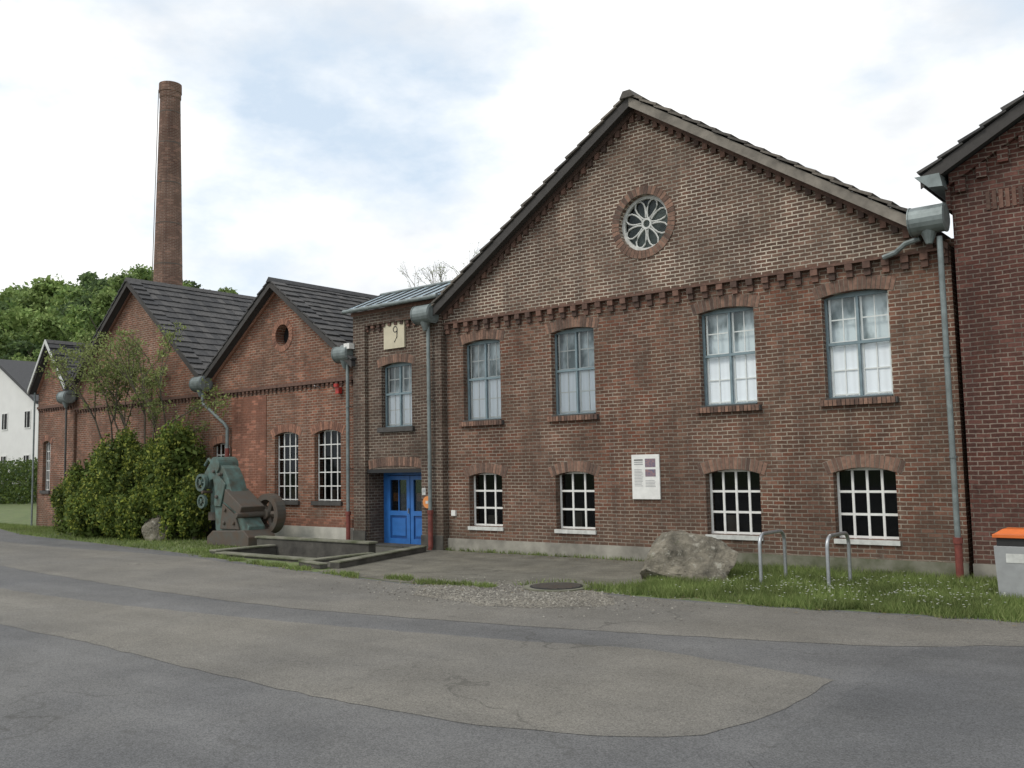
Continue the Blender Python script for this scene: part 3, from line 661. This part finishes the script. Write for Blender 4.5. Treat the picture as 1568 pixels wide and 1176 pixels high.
mb.obj('fallen_leaves')
mh=group('manhole_cover'); mb=MB(); mx_,my_=-10.55,-4.95
mb.slab([(mx_+.62*math.cos(t),my_+.62*math.sin(t)) for t in np.linspace(0,2*math.pi,40)[:-1]],.0,.035,M['concm'])
mb.slab([(mx_+.5*math.cos(t),my_+.5*math.sin(t)) for t in np.linspace(0,2*math.pi,40)[:-1]],.035,.045,M['black'])
for k in range(-3,4):
    w=math.sqrt(.46**2-(k*.12)**2); mb.box(mx_-w,mx_+w,my_+k*.12-.02,my_+k*.12+.02,.045,.052,M['iron'])
mb.obj('cover',mh)
lw=group('sunken_area_with_low_walls'); mb=MB()
cd,cm=M['concd'],M['concm']
mb.box(PX0-.9,PX1-.1,PY1-.06,PY1+.2,-.7,.30,cd); mb.box(PX0-.95,PX1-.05,PY1-.1,PY1+.24,.301,.36,cm)
mb.box(PX0-.2,PX0+.06,PY0-.2,PY1-.062,-.7,.10,cd); mb.box(PX0-.24,PX0+.1,PY0-.2,PY1-.102,.101,.15,cm)
mb.box(PX0+.062,PX1+.2,PY0-.2,PY0+.06,-.7,.05,cd); mb.box(PX0+.102,PX1+.2,PY0-.24,PY0+.1,.051,.10,cm)
mb.box(PX1-.06,PX1+.2,PY0+.062,PY1-.062,-.7,.05,cd); mb.box(PX1-.1,PX1+.2,PY0+.102,PY1-.102,.051,.10,cm)
mb.box(PX0+.06,PX1-.06,PY0+.06,PY1-.06,-.72,-.66,cd)
def strip(mb,pts,w,z0,z1,mat,cap=None):
    for (a,b_) in zip(pts[:-1],pts[1:]):
        a=Vector(a);b_=Vector(b_); d=(b_-a).normalized(); n=Vector((-d.y,d.x))*w/2
        mb.slab([tuple(a-n),tuple(b_-n),tuple(b_+n),tuple(a+n)],z0,z1,mat)
        if cap:
            n2=n*1.2; mb.slab([tuple(a-n2),tuple(b_-n2),tuple(b_+n2),tuple(a+n2)],z1+.001,z1+.04,cap)
strip(mb,[(-17.0,-4.85),(-18.2,-.75)],.26,0,.13,cd,cm)
strip(mb,[(-18.3,-4.75),(-17.2,-5.0)],.2,0,.09,cd,cm)
mb.obj('walls',lw,bevel=.015)
sheet('entrance_path',[(-17.15,-4.8),(-18.38,-4.45),(-18.38,-1.95),(-23.2,-1.95),(-23.2,-.3),(-18.1,-.3)],.0105,M['pathd'],0)
from mathutils import noise as mn
def boulder(name,c,s,seed,parent):
    r=np.random.default_rng(seed); bm=bmesh.new(); bmesh.ops.create_icosphere(bm,subdivisions=6,radius=1)
    pl=[(Vector(r.normal(size=3)).normalized(),r.uniform(.56,.84)) for _ in range(15)]
    for v in bm.verts:
        p=v.co.copy()
        for n,d in pl:
            k=p.dot(n)
            if k>d: p-=n*(k-d)*.93
        p*=1+.09*mn.fractal(p*2.5+Vector((seed,0,0)),.9,2,6)
        v.co=Vector((p.x*s[0],p.y*s[1],p.z*s[2]))+Vector(c)
    me=bpy.data.meshes.new(name); bm.to_mesh(me); bm.free(); me.materials.append(M['stone'])
    o=bpy.data.objects.new(name,me); COL.objects.link(o); o.parent=parent
rk=group('boulder'); boulder('rock_body',(-9.25,-2.5,.17),(1.24,.85,.74),21,rk)
rk2=group('boulder'); boulder('rock_body',(-29.7,-2.0,.2),(.55,.5,.7),9,rk2)
for (xx,ya,yb) in ((-7.42,-2.87,-1.75),(-6.17,-2.85,-1.78)):
    g=group('bicycle_stand'); mb=MB(); h=.95; r=.2; pts=[(xx,ya,-.02),(xx,ya,h-r)]
    for k in range(1,7): t=math.pi/2*k/6; pts.append((xx,ya+r-r*math.cos(t),h-r+r*math.sin(t)))
    for k in range(0,7): t=math.pi/2*k/6; pts.append((xx,yb-r+r*math.sin(t),h-r+r*math.cos(t)))
    pts.append((xx,yb,-.02))
    vs=[];fs=[];n=12
    for i,p in enumerate(pts):
        p=Vector(p); d=(Vector(pts[min(i+1,len(pts)-1)])-Vector(pts[max(i-1,0)])).normalized(); u=Vector((1,0,0)); w=d.cross(u)
        for k in range(n): t=2*math.pi*k/n; vs.append(p+(u*math.cos(t)+w*math.sin(t))*.034)
    for i in range(len(pts)-1):
        for k in range(n): fs.append((i*n+k,i*n+(k+1)%n,(i+1)*n+(k+1)%n,(i+1)*n+k))
    mb.add(vs,fs,M['galv']); mb.obj('hoop',g,smooth=True)
gb=group('litter_bin'); mb=MB(); bx,by=-3.20,-2.25
def taper(mb,cx,cy,z0,z1,a0,b0,a1,b1,mat):
    vs=[(cx-a0,cy-b0,z0),(cx+a0,cy-b0,z0),(cx+a0,cy+b0,z0),(cx-a0,cy+b0,z0),(cx-a1,cy-b1,z1),(cx+a1,cy-b1,z1),(cx+a1,cy+b1,z1),(cx-a1,cy+b1,z1)]
    mb.add(vs,[(3,2,1,0),(4,5,6,7),(0,1,5,4),(1,2,6,5),(2,3,7,6),(3,0,4,7)],mat)
taper(mb,bx,by,.05,.86,.34,.26,.37,.3,M['binbody']); taper(mb,bx,by,.862,.99,.33,.26,.33,.26,M['black'])
taper(mb,bx,by,.992,1.05,.38,.31,.38,.31,M['orange']); taper(mb,bx,by,1.052,1.13,.36,.3,.24,.2,M['orange'])
mb.box(bx-.2,bx+.1,by-.295,-2.25-.283,.6,.75,M['offw'])
for s in (-.28,.28): mb.tube([(bx+s-.03,by-.18,.06),(bx+s+.03,by-.18,.06)],.06,M['black'],12)
mb.obj('bin',gb,bevel=.015)
# ============================================================ old machine
mc=group('antique_forging_press'); mb=MB()
oy=-1.75; ox=-25.55; K=.84
q=lambda pts:[(ox+a*K,b_) for a,b_ in pts]
prof=[(-.35,0),(1.45,0),(1.5,.6),(1.08,.95),(.7,1.25),(.38,1.7),(.2,2.05),(-.1,2.4),(-.55,2.62),(-1.05,2.55),(-1.38,2.25),(-1.4,1.75),(-1.1,1.75),(-.98,2.02),(-.8,2.05),(-.7,1.7),(-.65,1.1),(-.6,.5)]
mb.prism(q(prof),oy-.3,oy+.3,M['teal'])
mb.prism(q([(-.8,0),(1.8,0),(1.8,.3),(1.5,.5),(-.45,.45),(-.8,.25)]),oy-.5,oy+.5,M['iron'])
mb.prism(q([(.15,1.35),(1.15,.95),(1.3,1.2),(.25,1.75)]),oy-.45,oy+.4,M['iron'])
mb.prism(q([(-.2,.5),(1.0,.5),(.75,.95),(-.05,1.3)]),oy-.37,oy-.3,M['iron'])
mb.prism(q([(-.62,1.2),(-.2,1.2),(.1,1.9),(-.5,2.3)]),oy-.36,oy-.3,M['teal'])
for zz,aa in ((.7,.1),(.7,.7),(1.1,.15),(2.3,-.6),(2.2,-.2),(1.5,-.4)): mb.tube([(ox+aa*K,oy-.43,zz),(ox+aa*K,oy-.3,zz)],.06,M['iron'],8)
mb.tube([(ox+1.2*K,oy-.6,.95),(ox+1.2*K,oy+.65,.95)],.09,M['iron'],12)
mb.obj('c_frame',mc,bevel=.05)
mb=MB()
def wheel(mb,cx,y,cz,r,w,mat):
    mb.ring(cx,cz,r*.72,r,y-w,y+w,mat,28); mb.ring(cx,cz,0.01,r*.25,y-w*1.2,y+w*1.2,mat,16)
    for k in range(5):
        t=2*math.pi*k/5; mb.tube([(cx+r*.15*math.cos(t),y,cz+r*.15*math.sin(t)),(cx+r*.8*math.cos(t),y,cz+r*.8*math.sin(t))],w*.6,mat,6)
wheel(mb,ox+1.3*K,oy+.58,.95,.62,.16,M['iron']); wheel(mb,ox-1.35*K,oy-.4,1.95,.28,.06,M['teal']); wheel(mb,ox-1.3*K,oy-.4,1.35,.22,.05,M['teal'])
mb.tube([(ox-1.15*K,oy,2.3),(ox-1.15*K,oy,1.0)],.15,M['teal'],14); mb.tube([(ox-1.15*K,oy,1.0),(ox-1.15*K,oy,.75)],.22,M['iron'],14)
mb.tube([(ox-.6*K,oy-.36,2.5),(ox-.6*K,oy+.36,2.5)],.26,M['teal'],20); mb.tube([(ox-.95*K,oy-.2,2.55),(ox-1.25*K,oy-.2,2.7),(ox-1.5*K,oy-.2,2.5)],.05,M['teal'],8)
mb.tube([(ox-1.15*K,oy-.5,1.65),(ox-1.15*K,oy+.4,1.65)],.05,M['iron'],8)
mb.obj('wheels_and_ram',mc)
# ============================================================ foliage
def leafcloud(name,clumps,n,size,mats,parent=None,surf=.55,up=0.,seed=1):
    r=np.random.default_rng(seed); cl=np.array([c for c,_ in clumps],float); rd=np.array([q for _,q in clumps],float)
    vol=rd.prod(1)**.66; pick=r.choice(len(clumps),n,p=vol/vol.sum())
    d=r.normal(size=(n,3)); d/=np.linalg.norm(d,axis=1)[:,None]
    rr=surf+(1-surf)*r.random(n); rr*=1+.12*r.normal(size=n)
    P_=cl[pick]+d*rd[pick]*rr[:,None]
    a=r.normal(size=(n,3)); a[:,2]+=up; a/=np.linalg.norm(a,axis=1)[:,None]; b_=np.cross(a,r.normal(size=(n,3))+d*.6); b_/=np.linalg.norm(b_,axis=1)[:,None]
    s=size*r.uniform(.6,1.4,n)[:,None]
    V=np.stack([P_-a*s,P_+b_*s*.55,P_+a*s,P_-b_*s*.55],1).reshape(-1,3)
    me=bpy.data.meshes.new(name); me.vertices.add(4*n); me.vertices.foreach_set('co',V.ravel())
    me.loops.add(4*n); me.loops.foreach_set('vertex_index',np.arange(4*n)); me.polygons.add(n)
    me.polygons.foreach_set('loop_start',np.arange(n)*4)
    me.update(calc_edges=True)
    for m in mats: me.materials.append(m)
    if len(mats)>1: me.polygons.foreach_set('material_index',(r.random(n)<.3).astype(int)*1)
    if name=='MESH': return me
    o=bpy.data.objects.new(name,me); COL.objects.link(o)
    if parent:o.parent=parent
    return o
ht=group('hillside_trees')
variants=[]
for v,(ma,mb_) in enumerate((('lfA','lfB'),('lfB','lfC'),('lfA','lfA'),('lfC','lfB'))):
    r=np.random.default_rng(20+v); cl=[]
    for i in range(40):
        a=r.uniform(0,2*math.pi); zz=r.uniform(0,1); rad=(3.6*math.sin(math.pi*(zz*.8+.15)))*math.sqrt(r.random())
        qq=r.uniform(.6,1.4); cl.append(((rad*math.cos(a),rad*math.sin(a),3+zz*10.),(qq,qq,qq*.8)))
    me=leafcloud('MESH',cl,10000,.2,[M[ma],M[mb_]],surf=.35,seed=v)
    tb=MB(); tb.tube([(0,0,-1),(0.1,0,4),(0,.1,9)],[.3,.22,.08],M['bark'],8)
    for i in range(6): a=i*1.05; tb.tube([(0,0,4+i*.8),(2.2*math.cos(a),2.2*math.sin(a),6.5+i*.9)],[.12,.03],M['bark'],5)
    bo=tb.obj('tmp'); bm_=bo.data; bpy.data.objects.remove(bo)
    variants.append((me,bm_))
def addtree(x,y,s,v,par,name='tree'):
    me,bm_=variants[v]; z=float(th(x,y))
    for d,nm in ((me,'crown'),(bm_,'trunk')):
        o=bpy.data.objects.new(name+'_'+nm,d); COL.objects.link(o); o.parent=par; o.location=(x,y,z-.3)
        o.scale=(s*1.1,s*1.1,s*random.uniform(.92,1.1))
        o.rotation_euler=(0,0,(x*7.3+y*3.1)%6.28)
for row,yy in enumerate((30,38,46,54)):
    x=-185
    while x<-55:
        qd=x/(yy+19.2)
        tgt=np.interp(qd,[-3.2,-2.5,-2.05,-1.85,-1.7,-1.5,-1.38],[.47,.465,.455,.43,.385,.352,.32])
        if qd<-1.36:
            ztop=2.3+tgt*(yy+19.2)*random.uniform(.90,1.0)*(1 if row else .85); hgt=ztop-float(th(x,yy))
            s=hgt/13.6
            if s>.3: addtree(x+random.uniform(-.6,.6),yy+random.uniform(-1.5,1.5),s,random.choice([0,0,1,2,2,3]),ht)
        x+=random.uniform(4.8,7)
for x,y,s in ((-100,22,.8),(-106,16,.7),(-97,29,.9),(-88,30,.8),(-80,29,.7),(-74,27,.5)): addtree(x,y,s,random.choice([0,1,3]),ht)
hd=group('clipped_hedge')
leafcloud('hedge_leaves',[((x,13.2,z),(1.1,.8,.9)) for x in np.arange(-98,-64,1.2) for z in (.7,1.6,2.7)],28000,.11,[M['yew'],M['lfC']],hd,surf=.6,seed=5)
bt=group('bare_tree'); mb=MB()
def grow(mb,p,d,l,r,dep,mat,tips=None,spread=.5):
    q=p+d*l; mb.tube([p,(p+q)/2+Vector((random.uniform(-.04,.04)*l,random.uniform(-.04,.04)*l,0)),q],[r,r*.85,r*.68],mat,6 if dep>1 else 4,cap=False)
    if tips is not None and dep<=2: tips.append(q); tips.append((p+q)/2)
    if dep==0: return
    for k in range(random.choice((2,3,3))):
        nd=(d+Vector((random.gauss(0,spread),random.gauss(0,spread),random.gauss(.05,spread*.6)))).normalized(); grow(mb,q,nd,l*random.uniform(.62,.85),r*.62,dep-1,mat,tips,spread)
random.seed(12); tp=[]
grow(mb,Vector((-45.6,30,0)),Vector((0,0,1)),5.5,.2,6,M['bark'],tp,.30); mb.obj('branches',bt)
leafcloud('buds',[(tuple(t),(.3,.3,.25)) for t in tp],2500,.05,[M['thin']],bt,surf=.1,seed=31)
random.seed(3)
by_=group('yew_bush'); lobes=[]
base=[((-35.6,-1.7,1.0),(1.3,.9,1.2)),((-34.3,-1.6,1.5),(1.5,1.1,1.6)),((-32.8,-1.5,1.8),(1.4,1.1,1.9)),((-33.4,-2.3,.8),(1.4,.9,1.0)),((-31.4,-1.2,1.8),(1.0,1.0,1.6)),((-30.0,-1.1,2.15),(1.2,.9,1.85)),((-29.5,-1.4,1.0),(1.2,.8,1.1)),((-31.2,-2.2,.7),(1.3,.6,.8)),((-28.6,-1.2,.9),(.7,.6,.9))]
r=np.random.default_rng(4)
for c,qr in base:
    for i in range(34):
        d=r.normal(size=3); d/=np.linalg.norm(d); d[2]=abs(d[2])*1.0 if r.random()<.7 else d[2]
        cc=np.array(c)+d*np.array(qr)*.86; s=r.uniform(.13,.36)
        if cc[2]<.15: cc[2]=.15
        lobes.append((tuple(cc),(s,s,s*2.1)))
leafcloud('inner_foliage',[(c,tuple(x*.88 for x in qr)) for c,qr in base],16000,.10,[M['yew']],by_,surf=.6,seed=8)
leafcloud('outer_foliage',lobes,64000,.06,[M['yew'],M['yewy']],by_,surf=.5,up=.9,seed=9)
mb=MB()
for c,qr in base: mb.tube([(c[0],c[1],0),(c[0]+.2,c[1],c[2]+.6)],[.08,.03],M['bark'],6)
mb.obj('stems',by_)
tt=group('young_birch_tree'); mb=MB(); tips=[]
random.seed(5)
for bx_,dx in ((-33.6,-.22),(-33.0,.12),(-32.2,.30)):
    grow(mb,Vector((bx_,-1.3,.5)),Vector((dx,0,1)).normalized(),2.2,.075,4,M['bark'],tips,.42)
mb.obj('stems',tt)
leafcloud('leaves',[(tuple(t),(.3,.3,.24)) for t in tips],9500,.05,[M['thin']],tt,surf=.1,seed=3)
def grass(name,pts,hmin,hmax,mat,wid=.008,seed=1):
    r=np.random.default_rng(seed); P_=np.array(pts); n=len(P_); a=r.uniform(0,2*math.pi,n); h=r.uniform(hmin,hmax,n)
    dx=np.cos(a)*wid; dy=np.sin(a)*wid; lean=r.normal(size=(n,2))*h[:,None]*.45
    V=np.stack([np.stack([P_[:,0]-dx,P_[:,1]-dy,np.zeros(n)],1),np.stack([P_[:,0]+dx,P_[:,1]+dy,np.zeros(n)],1),np.stack([P_[:,0]+lean[:,0],P_[:,1]+lean[:,1],h],1)],1).reshape(-1,3)
    me=bpy.data.meshes.new(name); me.vertices.add(3*n); me.vertices.foreach_set('co',V.ravel()); me.loops.add(3*n); me.loops.foreach_set('vertex_index',np.arange(3*n)); me.polygons.add(n); me.polygons.foreach_set('loop_start',np.arange(n)*3); me.update(calc_edges=True)
    me.materials.append(mat); o=bpy.data.objects.new(name,me); COL.objects.link(o); return o
pts=[]
r=np.random.default_rng(12)
def dens(x,y,s=.9): return mn.noise(Vector((x*s,y*s,0)))*.5+.5
while len(pts)<85000:
    x=r.uniform(-9.9,2.5); y=r.uniform(-5.1,-.1)
    ye=-5.0+(.15*(x+6) if x>-6 else 0)+.12*math.sin(x*2.3)+.1*math.sin(x*7.1)
    if y<ye or x<-9.7+.35*math.sin(y*3): continue
    if r.random()<dens(x,y)*1.3-.12: pts.append((x,y))
grass('grass_verge',pts,.04,.18,M['grassb'],seed=2)
pts=[]
for i in range(26000):
    x=r.uniform(-48,-21.5); ye=np.interp(x,[-57,-45,-38,-31,-23.6,-20],[4,-1.0,-2.9,-3.6,-4.4,-5.0]); y=r.uniform(ye,max(ye+.1,0.0) if x<-25 else -2.5)
    if x>-23.1 or (x>-24 and y>-2.4): continue
    if r.random()<dens(x,y,.6)*1.2: pts.append((x,y))
for i in range(2600):
    x=r.uniform(-18,-9.6)
    if r.random()<dens(x,0,2)**2: pts.append((x,-.08-abs(r.normal())*.05))
for i in range(3400):
    t=r.random(); x=-23.2+t*6.2; y=-4.5-t*.95+r.normal()*.09
    if dens(x,y,1.5)>.48: pts.append((x,y))
for i in range(3200):
    t=r.random(); x=-16.8+t*5.2; y=-5.6+.12*math.sin(x*3)+r.normal()*.09
    if dens(x,y,1.3)>.55: pts.append((x,y))
for i in range(350):
    a=r.uniform(0,6.28); qd=.68+abs(r.normal())*.1; x=mx_+qd*math.cos(a); y=my_+qd*math.sin(a)
    if y>my_-.2 and dens(x,y,2.5)>.5: pts.append((x,y))
grass('grass_verge',pts,.03,.13,M['grassb'],.012,seed=3)
mb=MB()
for i in range(620):
    x=r.normal(-5.2,1.7); y=r.normal(-3.2,.9)
    if y<-4.8 or y>-.3 or dens(x,y,1.6)<.45: continue
    z=r.uniform(.1,.18); s=.018
    mb.add([(x+s*math.cos(t),y+s*math.sin(t),z+.004*math.sin(3*t)) for t in np.linspace(0,2*math.pi,7)[:-1]],[tuple(range(6))],M['daisy'])
mb.obj('daisies')
# ============================================================ WORLD
w=bpy.data.worlds.new('World'); S.world=w; w.use_nodes=True; nt=w.node_tree; bg=nt.nodes['Background']
SE,SR=math.radians(48),math.radians(200)
sky=N(nt,'ShaderNodeTexSky'); sky.sky_type='NISHITA'; sky.sun_disc=False; sky.sun_elevation=SE; sky.sun_rotation=SR
tc=N(nt,'ShaderNodeTexCoord'); mp=N(nt,'ShaderNodeMapping'); mp.inputs['Scale'].default_value=(1,1,2.0); mp.inputs['Location'].default_value=(.35,.2,.1); L(nt,tc.outputs['Generated'],mp.inputs[0])
f=ramp(nt,noise(nt,mp.outputs[0],2.3,7,.58),.36,.54)
skyc=mixc(nt,1.0,sky.outputs[0],(.1,.1,.1,1),'MULTIPLY')
clc=ramp(nt,noise(nt,mp.outputs[0],3.2,6,.55),.36,.56,(.80,.835,.875),(1.13,1.13,1.12))
pale=mixc(nt,.70,skyc,(.82,.95,1.08,1))
c=mixc(nt,f,pale,clc)
L(nt,c,bg.inputs[0]); bg.inputs[1].default_value=1.07
sl=bpy.data.lights.new('sun','SUN'); sl.energy=1.4; sl.angle=math.radians(16); sl.color=(1,.94,.86)
so=bpy.data.objects.new('sun',sl); COL.objects.link(so)
tosun=Vector((math.sin(SR)*math.cos(SE),math.cos(SR)*math.cos(SE),math.sin(SE)))
so.rotation_euler=tosun.to_track_quat('Z','Y').to_euler(); so.location=(0,0,40)
# ============================================================ CAMERA
yaw,pitch,roll,fpx=0.680847105,0.0873783793,-0.0196649723,1425.9
v=Vector((-math.sin(yaw)*math.cos(pitch),math.cos(yaw)*math.cos(pitch),math.sin(pitch))); rr=Vector((math.cos(yaw),math.sin(yaw),0)); uu=rr.cross(v)
r2=rr*math.cos(roll)+uu*math.sin(roll); u2=-rr*math.sin(roll)+uu*math.cos(roll)
cam=bpy.data.cameras.new('camera'); cam.sensor_width=36; cam.lens=36*fpx/1568; cam.clip_end=5000; cam.clip_start=.1
co=bpy.data.objects.new('camera',cam); COL.objects.link(co)
mt=Matrix((r2,u2,-v)).transposed().to_4x4(); mt.translation=Vector((0,-19.179,2.3)); co.matrix_world=mt
S.camera=co
